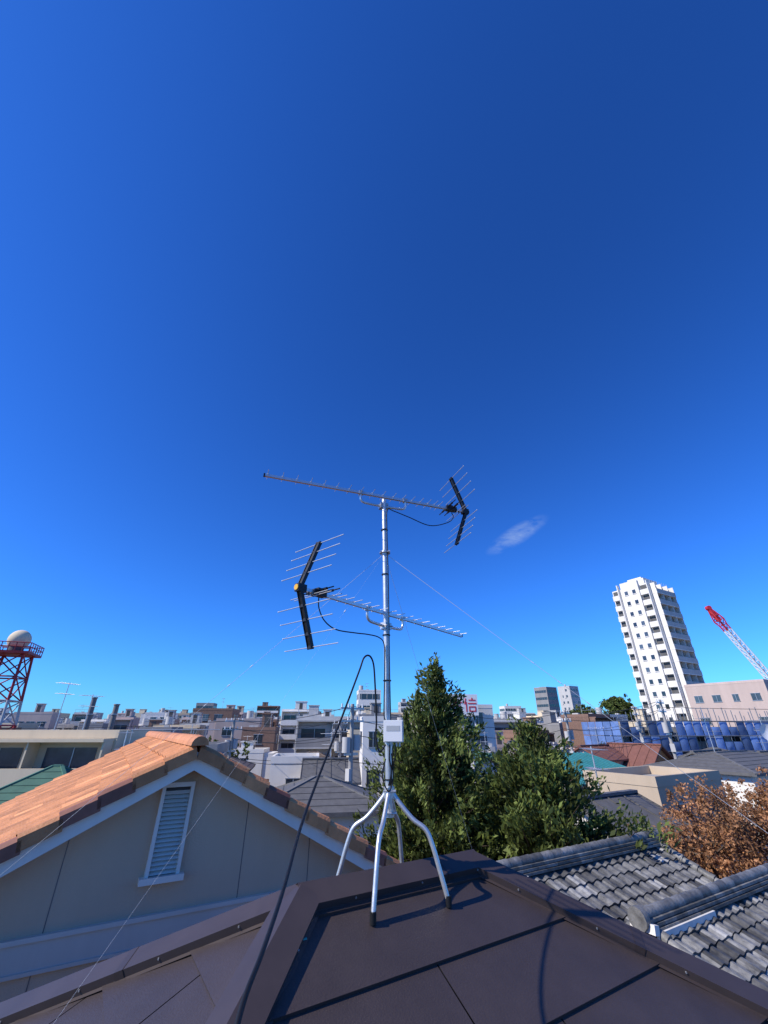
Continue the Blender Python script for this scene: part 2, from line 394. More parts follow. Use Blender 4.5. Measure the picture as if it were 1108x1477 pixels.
for sg in (-1,1):
    a=P0.copy(); b=P0+u*(sg*HW)-Z*(S2*HW); 
    for o,t_,bh in ((0,.035,.2),(-.02,.03,.07)):
        vs=[]
        for c in (a,b):
            for oo in (o-.0,o+t_):
                for zz in (0,-bh): vs.append(c+w*oo+Z*zz)
        h.add(vs,[(0,1,5,4),(2,6,7,3),(1,3,7,5),(0,4,6,2),(4,5,7,6),(0,2,3,1)],'trim')
    c0=a-Z*.17+w*.036; c1=b-Z*.17+w*.036
    h.add([c0,c1,c1+w*.3,c0+w*.3],[(0,1,2,3)],'trim',.8)
    e=b-Z*.0; h.add([e,e+w*L2,e+w*L2-Z*.16,e-Z*.16],[(0,1,2,3)],'trim')
    h.add([e-Z*.16,e+w*L2-Z*.16,e+w*L2-u*sg*.4-Z*.1,e-u*sg*.4-Z*.1],[(0,1,2,3)],'trim',.8)
    h.add([a+Z*.01,b+Z*.01,b+w*L2+Z*.01,a+w*L2+Z*.01],[(0,1,2,3)],'tile_br')
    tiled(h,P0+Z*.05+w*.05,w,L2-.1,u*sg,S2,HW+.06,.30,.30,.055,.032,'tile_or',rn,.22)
    m_=int((HW+.05)/.30)
    for end in (0,1):
        for j in range(m_+1):
            d0=j*.30; d1=d0+.325
            off=w*(-.055 if end==0 else L2-.06)
            q=P0+off+u*sg*d0-Z*(S2*d0); q2=P0+off+u*sg*d1-Z*(S2*d1)
            N=(Z+u*sg*S2).normalized(); sh=rn.uniform(.75,1.2)
            mt='tile_or' if rn.random()<.6 else 'tile_br'
            sec=lambda c,lift:[c-Z*.075+N*lift,c+N*(.05+lift),c+N*(.085+lift)+w*.035,c+N*(.085+lift)+w*.12,c+N*(.045+lift)+w*.17]
            s0=sec(q,.0); s1=sec(q2,.028)
            vs=s0+s1; fs=[(i,i+5,i+6,i+1) for i in range(4)]+[(9,8,7,6,5)]+[(0,1,2,3,4)]
            h.add(vs,fs,mt,sh)
k=-.1
while k<L2:
    c=P0+w*k+Z*.07; vs=[];
    for kk,rr in ((0,.105),(.30,.12)):
        for j in range(9):
            a_=math.pi*j/8; vs.append(c+w*kk+u*(math.cos(a_)*rr)+Z*(math.sin(a_)*rr))
    h.add(vs,[(j,j+1,j+10,j+9) for j in range(8)]+[tuple(range(8,-1,-1)),tuple(range(9,18))],'tile_or',rn.uniform(.8,1.15)); k+=.29
h.build('house_shell',nh)

# ------------------------------------------------------------------ grey kawara roof houses (right)
def kawara_house(name,R0,ln,al,slope,run_near,run_far,seed):
    e=empty(name); al=Vector(al).normalized(); dn=Vector((al.y,-al.x,0)); R0=Vector(R0); rn=random.Random(seed)
    b=MB()
    for d,run in ((dn,run_near),(-dn,run_far)):
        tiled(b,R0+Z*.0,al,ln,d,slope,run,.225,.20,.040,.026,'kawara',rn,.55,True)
        q=R0-Z*.05; b.add([q,q+al*ln,q+al*ln+d*run-Z*slope*run,q+d*run-Z*slope*run],[(0,1,2,3)],'w_dark')
        f0=R0+d*run-Z*(slope*run+.02); b.add([f0,f0+al*ln,f0+al*ln-Z*.15,f0-Z*.15],[(0,1,2,3)],'w_beige')
        for en in (0.08,ln-.08):
            j=0
            while j<run-.1:
                p0=R0+al*en+d*j-Z*slope*j+Z*.06; p1=R0+al*en+d*(j+.26)-Z*slope*(j+.26)+Z*.075
                b.tube([p0,p1],[.06,.075],'kawara',8,rn.uniform(.5,1.5)); j+=.24
    for k,(ww,z) in enumerate(((.30,.04),(.26,.085),(.22,.13))):
        j=0
        while j<ln:
            b.bar(R0+al*j+Z*z,R0+al*min(j+.29,ln)+Z*z,ww,.036,'kawara',rn.uniform(.5,1.4)); j+=.295
    j=-.05
    while j<ln:
        b.tube([R0+al*j+Z*.17,R0+al*(j+.27)+Z*.17],[.07,.08],'kawara',10,rn.uniform(.5,1.4)); j+=.255
    b.tube([R0-al*.12+Z*.15,R0-al*.02+Z*.15],.13,'kawara',12,.9)
    b.bar(R0-al*.03+dn*.02+Z*.02,R0-al*.01+dn*.02+Z*.12,.34,.1,'plaster')
    b.bar(R0+dn*.17+Z*.0,R0+al*ln*.2+dn*.17+Z*.0,.03,.07,'plaster')
    for en in (.35,ln-.35):
        c=R0+al*en-Z*.08; n1=c+dn*(run_near-.4)-Z*slope*(run_near-.4); n2=c-dn*(run_far-.4)-Z*slope*(run_far-.4)
        b.add([c,n1,Vector((n1.x,n1.y,GZ)),Vector((n2.x,n2.y,GZ)),n2],[(0,1,2,3,4)],'plaster')
    n1=R0+al*.35+dn*(run_near-.4)-Z*(slope*(run_near-.4)+.08); n3=n1+al*(ln-.7); b.add([n1,n3,Vector((n3.x,n3.y,GZ)),Vector((n1.x,n1.y,GZ))],[(0,1,2,3)],'w_beige')
    n1=R0+al*.35-dn*(run_far-.4)-Z*(slope*(run_far-.4)+.08); n3=n1+al*(ln-.7); b.add([n1,n3,Vector((n3.x,n3.y,GZ)),Vector((n1.x,n1.y,GZ))],[(0,1,2,3)],'w_beige')
    b.build(name+'_body',e)
kawara_house('grey_tile_roof_house',(1.35,8.08,-2.12),4.95,(.86,.51,0),.42,3.2,3.0,5)
kawara_house('grey_tile_roof_house.001',(3.49,7.45,-2.42),7.5,(.86,.515,0),.42,2.6,1.35,6)

# ------------------------------------------------------------------ generic buildings
WALLS=['w_white','w_white','w_white','w_cream','w_beige','w_lgrey','w_lgrey','w_grey','w_brick','w_pink']
ROOFS=['r_slate','r_slate','r_brown','r_blue','r_slate','r_lgrey','r_lgrey','r_green','r_slate','r_concrete']
def sb(b,side,W,D,s0,s1,o0,o1,z0,z1,mat,sh=1.):
    if side=='F': b.box(s0,s1,-D/2-o1,-D/2-o0,z0,z1,mat,sh)
    elif side=='K': b.box(s0,s1,D/2+o0,D/2+o1,z0,z1,mat,sh)
    elif side=='L': b.box(-W/2-o1,-W/2-o0,s0,s1,z0,z1,mat,sh)
    else: b.box(W/2+o0,W/2+o1,s0,s1,z0,z1,mat,sh)
def windows(b,side,W,D,H,fl,rnd,pitch=2.6,ww=1.3,wh=1.2,wall='w_white',skip=.12):
    ln=(W if side in 'FK' else D); k=max(1,int((ln-.8)/pitch)); fh=H/fl
    for f in range(fl):
        for i in range(k):
            if rnd.random()<skip: continue
            c=(i-(k-1)/2)*pitch; z=f*fh+.95; w_=ww*rnd.choice((.7,1,1,1.15))
            sb(b,side,W,D,c-w_/2,c+w_/2,0,.03,z,z+wh,'glass',rnd.uniform(.5,2.2))
            sb(b,side,W,D,c-w_/2-.06,c+w_/2+.06,0,.10,z-.08,z,'alu'); sb(b,side,W,D,c-w_/2-.06,c+w_/2+.06,0,.08,z+wh,z+wh+.06,'alu')
            sb(b,side,W,D,c-.03,c+.03,.03,.06,z,z+wh,'alu')
            if rnd.random()<.25: sb(b,side,W,D,c+w_/2+.15,c+w_/2+.85,0,.3,z-.6,z,'w_lgrey')
def balconies(b,side,W,D,H,fl,rnd,wall,rail):
    ln=(W if side in 'FK' else D)-.3; fh=H/fl; bays=max(1,int(ln/4.2))
    for f in range(fl):
        z=f*fh
        sb(b,side,W,D,-ln/2,ln/2,0,.02,z+.05,z+fh-.35,wall,.9)
        for i in range(bays):
            c=(i-(bays-1)/2)*ln/bays
            sb(b,side,W,D,c-ln/bays*.38,c+ln/bays*.30,.02,.05,z+.1,z+2.1,'glass',rnd.uniform(.5,2))
            sb(b,side,W,D,c-.05,c+.0,.05,.09,z+.1,z+2.1,'alu')
        if f>0:
            sb(b,side,W,D,-ln/2,ln/2,.02,1.25,z-.18,z,wall)
            sb(b,side,W,D,-ln/2,ln/2,1.13,1.25,z,z+1.05,rail)
            for i in range(bays+1):
                c=-ln/2+i*ln/bays; c=max(-ln/2+.06,min(ln/2-.06,c)); sb(b,side,W,D,c-.05,c+.05,.05,1.12,z,z+fh-.19,wall)
    sb(b,side,W,D,-ln/2,ln/2,.02,1.3,H-.2,H-.02,wall)
def roof_aerial(b,x,y,z,rnd,hh=3.):
    b.tube([(x,y,z),(x,y,z+hh)],.03,'galv',5); a=rnd.uniform(0,3); d=Vector((math.cos(a),math.sin(a),0)); q=Vector((-d.y,d.x,0))
    for zz,L in ((hh-.1,1.6),(hh-.8,1.2)):
        c=Vector((x,y,z+zz)); b.tube([c-d*L/2,c+d*L/2],.02,'galv',4)
        for i in range(8):
            p=c+d*(-L/2+i*L/7); e=.35-.02*i; b.tube([p-q*e,p+q*e],.012,'galv',4)
def flat(name,x,y,W,D,H,yaw,wall,fl,style='win',rail='w_white',rnd=None,roofstuff=True):
    rnd=rnd or random.Random(int(x*13+y*7)); b=MB((x,y,GZ),yaw)
    b.box(-W/2,W/2,-D/2,D/2,0,H,wall,rnd.uniform(.85,1.08))
    b.add([(-W/2+.2,-D/2+.2,H+.004),(W/2-.2,-D/2+.2,H+.004),(W/2-.2,D/2-.2,H+.004),(-W/2+.2,D/2-.2,H+.004)],[(0,1,2,3)],'r_concrete')
    ph=.45
    b.box(-W/2-.03,W/2+.03,-D/2-.03,-D/2+.17,H,H+ph,wall); b.box(-W/2-.03,W/2+.03,D/2-.17,D/2+.03,H,H+ph,wall)
    b.box(-W/2-.03,-W/2+.17,-D/2+.17,D/2-.17,H,H+ph,wall); b.box(W/2-.17,W/2+.03,-D/2+.17,D/2-.17,H,H+ph,wall)
    bal={'bal':'F','balL':'L'}.get(style)
    for s in 'FLRK':
        if s==bal: balconies(b,s,W,D,H,fl,rnd,wall,rail)
        elif style=='strip':
            ln=(W if s in 'FK' else D)
            for f in range(fl): sb(b,s,W,D,-ln/2+.4,ln/2-.4,0,.04,f*H/fl+1.,f*H/fl+2.3,'glass'); 
            for f in range(fl): 
                for i in range(int(ln/1.5)): c=-ln/2+.75+i*1.5; sb(b,s,W,D,c-.03,c+.03,.04,.09,f*H/fl+1.,f*H/fl+2.3,wall)
        else: windows(b,s,W,D,H,fl,rnd,wall=wall,pitch=rnd.choice((2.4,2.8,3.3)),ww=rnd.choice((1.1,1.5,1.8)))
    if roofstuff:
        if rnd.random()<.5:
            px,py=rnd.uniform(-W/4,W/4),rnd.uniform(-D/5,D/5); q=min(W,D)*.16; hh=1.2 if y<70 else 2.3
            b.box(px-q,px+q,py-q,py+q,H,H+hh,wall); b.box(px-q-.15,px+q+.15,py-q-.15,py+q+.15,H+hh,H+hh+.15,wall,.9)
            b.box(px-.4,px+.4,py-q-.03,py-q,H,H+hh-.3,'recess')
        if y>75 and rnd.random()<.4:
            px=rnd.uniform(-W/3,W/3); b.tube([(px,D/5,H+.5),(px,D/5,H+1.8)],.6,'w_lgrey',12)
            for a in (-.5,.5): b.box(px+a-.05,px+a+.05,D/5-.5,D/5-.4,H,H+.5,'alu')
        for _ in range(rnd.randint(1,4)):
            px,py=rnd.uniform(-W/2+.8,W/2-.8),rnd.uniform(-D/2+.8,D/2-.8); b.box(px-.35,px+.35,py-.2,py+.2,H,H+.7,'w_lgrey')
        if rnd.random()<.55: roof_aerial(b,rnd.uniform(-W/3,W/3),rnd.uniform(-D/3,D/3),H,rnd,rnd.uniform(1.6,2.8))
        if rnd.random()<.4:
            for i in range(int(W/1.2)): b.tube([(-W/2+.1+i*1.2,-D/2+.07,H+ph),(-W/2+.1+i*1.2,-D/2+.07,H+ph+.8)],.025,'alu',4)
            b.tube([(-W/2,-D/2+.07,H+ph+.8),(W/2,-D/2+.07,H+ph+.8)],.03,'alu',4)
    return b.build(name)
def house(name,x,y,W,D,H,yaw,wall,roof,rnd,kind='gable',rise=None):
    b=MB((x,y,GZ),yaw); rise=rise or D*.24; o=.45
    b.box(-W/2,W/2,-D/2,D/2,0,H,wall,rnd.uniform(.9,1.08))
    for s in 'FLRK': windows(b,s,W,D,H,2,rnd,wall=wall,pitch=rnd.choice((2.2,2.7)))
    Wo,Do=W/2+o,D/2+o; hz=H-.05; t=.16
    if kind=='gable':
        b.add([(-W/2,-D/2,H),(-W/2,D/2,H),(-W/2,0,H+rise)],[(2,1,0)],wall); b.add([(W/2,-D/2,H),(W/2,D/2,H),(W/2,0,H+rise)],[(0,1,2)],wall)
        ez=H-rise*o/(D/2)
        for sg in (-1,1):
            v=[(-Wo,0,H+rise),(Wo,0,H+rise),(Wo,sg*Do,ez),(-Wo,sg*Do,ez)]
            vs=[(p[0],p[1],p[2]+t) for p in v]+[(p[0],p[1],p[2]+.02) for p in v]
            b.add(vs,[(0,1,2,3),(7,6,5,4),(3,2,6,7),(0,3,7,4),(1,5,6,2)],roof)
            k=int(2*Wo/.9)
            for i in range(k+1):
                xx=-Wo+.02+i*(2*Wo-.04)/k; b.bar((xx,0,H+rise+t+.02),(xx,sg*Do,ez+t+.02),.05,.04,roof,.8)
        b.bar((-Wo,0,H+rise+t+.04),(Wo,0,H+rise+t+.04),.3,.1,roof,1.2)
    else:
        rl=max(.2,W/2-D/2); v=[(-Wo,-Do,hz),(Wo,-Do,hz),(Wo,Do,hz),(-Wo,Do,hz),(-Wo,-Do,hz+t),(Wo,-Do,hz+t),(Wo,Do,hz+t),(-Wo,Do,hz+t),(-rl,0,hz+t+rise),(rl,0,hz+t+rise)]
        b.add(v,[(3,2,1,0),(0,1,5,4),(1,2,6,5),(2,3,7,6),(3,0,4,7),(4,5,9,8),(5,6,9),(6,7,8,9),(7,4,8)],roof)
        for i in (4,7): b.bar(v[i],v[8],.16,.08,roof,1.3)
        for i in (5,6): b.bar(v[i],v[9],.16,.08,roof,1.3)
        b.bar(v[8],v[9],.2,.1,roof,1.3)
        for k in range(1,6):
            f=k/6; p=[Vector(v[4]).lerp(Vector(v[8]),f),Vector(v[5]).lerp(Vector(v[9]),f),Vector(v[6]).lerp(Vector(v[9]),f),Vector(v[7]).lerp(Vector(v[8]),f)]
            for i in range(4): b.bar(p[i],p[(i+1)%4],.05,.03,roof,.7)
    if rnd.random()<.4: roof_aerial(b,rnd.uniform(-W/4,W/4),0,H+rise,rnd,1.9)
    return b.build(name)

occ=[]
def reg(x,y,rad): occ.append((x,y,rad))
def free(x,y,rad): return all((x-a)**2+(y-b)**2>(rad+c)**2 for a,b,c in occ)
R=random.Random(17)
Y30=YAW; YC=math.radians(8)
flat('cream_apartment_building',-24.5,33.5,14,7,7.9,math.radians(3),'w_cream',3,'bal','w_cream',roofstuff=False); reg(-20.5,33.5,4); reg(-25,33.5,5); reg(-30,33,4)
house('green_roof_house',-17.4,25.6,4.2,4.2,5.1,YC,'w_lgrey','r_green',R,'hip',1.5); reg(-17.4,25.6,3)
flat('white_apartment_building',-22,120,9,9,12.2,YC,'w_white',4,'bal'); reg(-22,120,7)
flat('brick_apartment_building',-41,112,9,10,12.1,YC,'w_brick',4,'win'); reg(-41,112,7)
flat('grey_balcony_building',-7.5,66,9.5,8,9.4,YC,'w_lgrey',3,'bal','w_grey'); reg(-7.5,66,7)
flat('white_striped_office',-4.2,122,6,6,17.0,YC,'w_white',6,'strip'); reg(-4.2,122,5)
flat('slim_white_building',-1.2,44,1.9,3,9.0,YC,'w_white',3,'win',roofstuff=False); reg(-1.2,44,3)
flat('small_white_building',-6.8,37,3.4,4.2,6.2,YC,'w_white',2,'win',roofstuff=False); reg(-6.8,37,3.5)
house('white_house',-3.9,35,3.2,4.2,5.3,YC,'w_white','r_slate',R,'gable'); reg(-3.9,35,3)
flat('white_commercial_building',9.5,64,9,8,10.8,YC,'w_white',4,'win',roofstuff=False); reg(9.5,64,7)
flat('narrow_highrise',90.7,250,8.5,8.5,28,Y30,'w_grey',8,'strip'); flat('narrow_highrise.001',116,280,8.5,8.5,31,Y30,'w_lgrey',9,'win'); 
flat('narrow_highrise.002',15,300,10,8,23,YC,'w_lgrey',7,'bal'); flat('narrow_highrise.003',-66,260,12,9,19,YC,'w_brick',6,'bal')
flat('narrow_highrise.004',-98,250,9,9,20,YC,'w_grey',6,'strip')
house('red_roof_house',22.3,50,4,4,5.7,Y30,'w_pink','r_red',R,'gable'); reg(22.3,50,3.3)
house('orange_wall_house',26.5,50,5,4.4,5.2,Y30+math.pi/2,'w_orange','r_red',R,'gable',1.6); reg(26.5,50,3.6)
flat('beige_low_building',15.2,27.5,6.5,4,5.9,Y30,'w_beige',2,'win',roofstuff=False); reg(15.2,27.5,4.4)
house('dark_roof_white_building',26.0,35.5,11,6,5.9,Y30,'w_white','r_slate',R,'hip',.9); reg(26,35.5,7)
house('brown_roof_house',8.9,20.0,3.4,4.2,5.0,Y30,'plaster','r_slate',R,'gable',.9); reg(8.9,20.0,3.3)
flat('pale_factory_building',81,97,30,14,16.2,Y30,'w_pink',4,'win',roofstuff=False); reg(81,97,15); reg(70,92,8)
b=MB((14.3,34.4,GZ-.2),Y30); b.box(-3.6,3.6,-2.2,2.2,0,5.6,'w_lgrey')
b.add([(-4.,-2.6,5.6),(4.,-2.6,5.6),(4.,2.6,6.9),(-4.,2.6,6.9),(-4.,-2.6,5.5),(4.,-2.6,5.5),(4.,2.6,6.8),(-4.,2.6,6.8)],[(0,1,2,3),(7,6,5,4),(0,4,5,1),(1,5,6,2),(2,6,7,3),(3,7,4,0)],'r_teal')
b.box(-3.6,3.6,1.9,2.2,5.6,6.7,'w_lgrey')
for i in range(18): x=-3.9+i*.46; b.bar((x,-2.6,5.63),(x,2.6,6.93),.06,.06,'r_teal',1.2)
windows(b,'F',7.2,4.4,5.4,2,R); windows(b,'L',7.2,4.4,5.4,2,R); b.build('teal_roof_shed'); reg(14.3,34.4,4.6)
sg=MB((10.4,59.2,0),math.radians(5)); sg.box(-1.9,1.9,-.15,.15,1.4,3.9,'whitep')
def stroke(p0,p1,w_=.13): sg.bar((p0[0],-.17,p0[1]),(p1[0],-.17,p1[1]),.03,w_,'red',up=(0,0,1)) if abs(p0[0]-p1[0])>.05 else sg.box(p0[0]-w_/2,p0[0]+w_/2,-.185,-.155,min(p0[1],p1[1]),max(p0[1],p1[1]),'red')
for a_,b_ in (((-1.6,2.9),(-.2,2.9)),((-.9,3.5),(-1.5,1.8)),((-.9,2.9),(-.3,1.8)),((.3,3.4),(.15,2.7)),((.35,3.0),(.35,1.8)),((.7,3.2),(1.6,3.2)),((.6,2.8),(1.7,2.8)),((.7,2.4),(1.6,2.4)),((.7,1.9),(1.6,1.9)),((.75,2.4),(.75,1.9)),((1.55,2.4),(1.55,1.9)),((1.15,3.5),(1.15,3.2))): stroke(a_,b_)
for x in (-1.4,1.4): sg.box(x-.06,x+.06,.15,.3,-.3,3.6,'alu')
sg.build('rooftop_sign')
# white residential tower
tw=MB((73.9,115,GZ),Y30); TW=10.4; TH=43.6; fl=15; fh=TH/fl
tw.box(-TW/2,TW/2,-TW/2,TW/2,0,TH,'w_white',1.04)
tw.box(-TW/2+1.2,TW/2-2.5,-TW/2+1.5,TW/2-2,TH,TH+2.0,'w_white'); tw.box(-1.5,2.,-2,2,TH+2.0,TH+3.2,'w_white')
for i in range(9): tw.tube([(-TW/2+.2+i*1.25,-TW/2+.2,TH),(-TW/2+.2+i*1.25,-TW/2+.2,TH+1.2)],.05,'alu',4)
for f in range(1,fl):
    z=f*fh
    for c,ww in ((-.9,.9),(1.3,.9),):
        sb(tw,'L',TW,TW,c-ww/2,c+ww/2,0,.05,z+.9,z+2.0,'glass',random.uniform(.6,2.5)); sb(tw,'L',TW,TW,c-ww/2-.1,c+ww/2+.1,0,.15,z+.75,z+.9,'w_white')
    for s0,s1 in ((-5.0,-2.9),(3.3,5.0)):
        sb(tw,'L',TW,TW,s0,s1,0,.03,z+.2,z+2.6,'recess',1.6); sb(tw,'L',TW,TW,s0,s1,.03,.8,z-.15,z,'w_white'); sb(tw,'L',TW,TW,s0,s1,.68,.8,z,z+1.25,'w_white')
    sb(tw,'F',TW,TW,-4.8,4.8,0,.03,z+.2,z+2.6,'recess',.9); sb(tw,'F',TW,TW,-4.8,4.8,.03,1.4,z-.2,z,'w_white'); sb(tw,'F',TW,TW,-4.8,4.8,1.3,1.4,z,z+1.1,'w_lgrey')
    for s0 in (-4.75,-1.6,1.6,4.65): sb(tw,'F',TW,TW,s0,s0+.12,.03,1.29,z,z+fh-.2,'w_white')
for s0 in (-2.75,2.95): sb(tw,'L',TW,TW,s0,s0+.25,0,.9,2,TH+1.2,'w_white')
sb(tw,'L',TW,TW,-5.2,-5.0,0,.9,2,TH+.6,'w_white')
tw.build('white_residential_tower'); reg(73.9,115,9)
# scaffolded building with blue netting
sc=MB((44.0,69,GZ),math.radians(8)); SW=26.; SH=9.8
sc.box(-SW/2+1,SW/2-1,-3.5,4,0,SH-1.2,'w_lgrey')
for f in range(3):
    for i in range(9): sc.box(-SW/2+2+i*2.6,-SW/2+3.6+i*2.6,-3.55,-3.5,1+f*2.9,2.4+f*2.9,'recess')
rr=random.Random(4)
for i in range(20):
    x=-SW/2+i*SW/19
    for y in (-4.9,-4.0): sc.tube([(x,y,0),(x,y,SH+rr.uniform(.1,1.4))],.05,'alu',5,.6)
for j in range(6):
    z=.3+j*1.8
    for y in (-5.15,-4.0): sc.tube([(-SW/2,y,z),(SW/2,y,z)],.045,'alu',5,.7)
    sc.box(-SW/2,SW/2,-4.8,-4.1,z-.08,z-.03,'alu',.6)
for i in range(19):
    if i%3==0: sc.tube([(-SW/2+i*SW/19,-4.95,.3),(-SW/2+(i+1)*SW/19,-4.95,2.1)],.04,'alu',4)
    for j in range(5):
        if rr.random()<.13: continue
        x0=-SW/2+i*SW/19+.06; x1=x0+SW/19-.12; z0=.35+j*1.8; z1=z0+1.72*rr.choice((1,1,1,.6))
        m_=4; vs=[];fs=[]
        for a in range(m_+1):
            for q in range(m_+1):
                vs.append((x0+(x1-x0)*a/m_,-5.0-.14*math.sin(math.pi*a/m_)*math.sin(math.pi*q/m_)*rr.uniform(.4,1.4),z0+(z1-z0)*q/m_))
        for a in range(m_):
            for q in range(m_): k=a*(m_+1)+q; fs.append((k,k+m_+1,k+m_+2,k+1))
        sc.add(vs,fs,'net',rr.uniform(.5,1.6),True)
for i in range(5):
    for j in range(5):
        y0=-4.9+i*1.8; sc.box(-SW/2-.08,-SW/2-.05,y0+.05,y0+1.7,.35+j*1.8,2.05+j*1.8,'net',rr.uniform(.7,1.4))
sc.build('scaffolded_building'); reg(44,69,9); reg(35,68,7); reg(52,71,7)
# crane
cr=MB(); c0=Vector((86,90,-5.)); c1=Vector((71.8,90,23.4)); dd=(c1-c0); Lc=dd.length; d=dd.normalized(); s1=Vector((0,1,0)); s2=d.cross(s1).normalized()
def cc(t,a,b_):
    e=.5 if t<Lc-3 else .5*(Lc-t)/3+.2
    return c0+d*t+s1*a*e+s2*b_*e
t=0.; st=1.2
while t<Lc-.2:
    t1=min(t+st,Lc); m_='red' if t>Lc-6.5 else 'whitep'
    for a,b_ in ((1,1),(1,-1),(-1,-1),(-1,1)): cr.tube([cc(t,a,b_),cc(t1,a,b_)],.13,m_,5)
    for (a,b_),(a2,b2) in (((1,1),(1,-1)),((1,-1),(-1,-1)),((-1,-1),(-1,1)),((-1,1),(1,1))):
        cr.tube([cc(t,a,b_),cc(t1,a2,b2)],.07,m_,4); cr.tube([cc(t1,a,b_),cc(t1,a2,b2)],.06,m_,4)
    t=t1
cr.tube([c1-s1*.4,c1+s1*.4],.5,'red',12); cr.bar(c1,c1-d*3.2,.75,.7,'red')
cr.box(83.5,90,88,92,-6.5,-4,'w_orange'); cr.box(83,91,87.5,88.1,-8.5,-7,'w_dark'); cr.box(83,91,91.9,92.5,-8.5,-7,'w_dark'); cr.box(85,89,88.6,91.4,-7,-6.5,'w_dark')
cr.build('crawler_crane'); reg(86,90,6)
# radar / observation tower
rt=MB((-51.9,60,0),.35); zt=9.; 
def leg(a,b_,z): e=1.7+(zt-z)*.085; return Vector((a*e,b_*e,z))
zz=GZ; lev=[]
while zz<zt+.1: lev.append(zz); zz+=2.92
for i in range(len(lev)-1):
    z0,z1=lev[i],lev[i+1]; m_='red' if i!=3 else 'whitep'
    for a,b_ in ((1,1),(1,-1),(-1,-1),(-1,1)): rt.tube([leg(a,b_,z0),leg(a,b_,z1)],.17,m_,6,.6)
    for (a,b_),(a2,b2) in (((1,1),(1,-1)),((1,-1),(-1,-1)),((-1,-1),(-1,1)),((-1,1),(1,1))):
        rt.tube([leg(a,b_,z0),leg(a2,b2,z1)],.09,m_,5,.6); rt.tube([leg(a2,b2,z0),leg(a,b_,z1)],.09,m_,5,.6); rt.tube([leg(a,b_,z1),leg(a2,b2,z1)],.1,m_,5,.6)
rt.box(-2.5,2.5,-2.5,2.5,zt,zt+.3,'red',.5)
for a,b_,c,d_ in ((-2.45,-2.45,2.45,-2.45),(2.45,-2.45,2.45,2.45),(2.45,2.45,-2.45,2.45),(-2.45,2.45,-2.45,-2.45)):
    for q in range(7): x=a+(c-a)*q/6; y=b_+(d_-b_)*q/6; rt.tube([(x,y,zt+.3),(x,y,zt+1.4)],.06,'red',5,.5)
    for z in (.85,1.4): rt.tube([(a,b_,zt+z),(c,d_,zt+z)],.06,'red',5,.5)
rt.tube([(0,0,zt+.3),(0,0,zt+1.3)],.9,'w_dark',12); rt.sphere((0,0,zt+2.05),1.35,'w_cream',20,14,1.1); rt.tube([(-1.6,0,zt+1.1),(1.6,0,zt+1.1)],.2,'whitep',8)
rt.build('radar_tower'); reg(-51.9,60,4)
for i,(x,y,tp) in enumerate(((-51.6,80,4.8),(-47.3,80,3.7))):
    c=MB(); c.tube([(x,y,GZ),(x,y,tp-1.2),(x,y,tp)],[.55,.42,.42],'w_grey',12,.7); c.tube([(x,y,tp-.2),(x,y,tp)],.52,'w_grey',12)
    for z in (-4,-1,2): c.tube([(x,y,z),(x,y,z+.15)],.56,'alu',12)
    c.build('chimney_stack' if i==0 else 'chimney_stack.001'); reg(x,y,1.5)

# utility poles + power lines
poles=[(-1.95,28,1.3),(-4.3,46,.6),(7.5,40,1.0),(17.5,44,1.5),(-14,43,.8),(24.5,40,2.2),(32,58,2.4)]
for i,(x,y,tp) in enumerate(poles):
    p=MB((x,y,0),YAW+.2); p.tube([(0,0,GZ),(0,0,tp)],[.17,.11],'pole',10)
    for z in (tp-.3,tp-1.0): p.box(-.9,.9,-.05,.05,z,z+.1,'alu')
    for z in (tp-.2,tp-.9):
        for q in (-.8,-.3,.4,.8): p.tube([(q,0,z),(q,0,z+.2)],.05,'whitep',6)
    p.tube([(.38,0,tp-2.5),(.38,0,tp-1.7)],.24,'w_lgrey',10); p.tube([(-.38,0,tp-2.6),(-.38,0,tp-1.8)],.24,'w_lgrey',10); p.box(-.45,.45,-.1,.1,tp-2.75,tp-2.62,'alu'); p.box(-.3,-.12,-.25,.1,tp-4,tp-3.4,'w_lgrey')
    p.build('utility_pole'+('' if i==0 else '.%03d'%i)); reg(x,y,.6)
pw=MB()
for (i,j) in ((0,4),(0,2),(1,4),(2,3),(3,6),(0,1),(3,5),(5,6)):
    a,b_=poles[i],poles[j]
    for dz in (-.1,-.8,-1.6,-3.): pw.tube(sag((a[0]+dz*.2,a[1],a[2]+dz),(b_[0]+dz*.2,b_[1],b_[2]+dz),.45,10),.018,'wire',4)
pw.tube(sag((poles[4][0],poles[4][1],.6),(-45,40,.3),.5),.018,'wire',4)
pw.tube(sag((poles[5][0],poles[5][1],1.6),(60,30,2.),.5),.018,'wire',4); pw.tube(sag((poles[5][0],poles[5][1],.6),(60,30,1.),.5),.018,'wire',4)
pw.build('power_lines')
ds=MB((27.6,33.6,-1.3),0); ds.tube([(0,0,-1),(0,0,1.2)],.05,'galv',6)
vs=[];fs=[]
for i in range(6):
    for j in range(16):
        a=2*math.pi*j/16; q=.55*i/5; vs.append((q*math.cos(a)-.0,-.15+q*q*-.5+.1,1.0+q*math.sin(a)))
for i in range(5):
    for j in range(16): fs.append((i*16+j,i*16+(j+1)%16,(i+1)*16+(j+1)%16,(i+1)*16+j))
ds.add(vs,fs,'dish',1.,True); ds.tube([(0,-.1,.5),(0,-.7,1.0)],.02,'galv',5); ds.tube([(-.8,0,1.2),(.8,0,1.2)],.02,'galv',5)
ds.build('satellite_dish')
ra=MB(); rr=random.Random(9)
roof_aerial(ra,-23.5,33,-.6,rr,3.6); roof_aerial(ra,-21.8,33.5,-.6,rr,2.8); ra.build('rooftop_aerials')
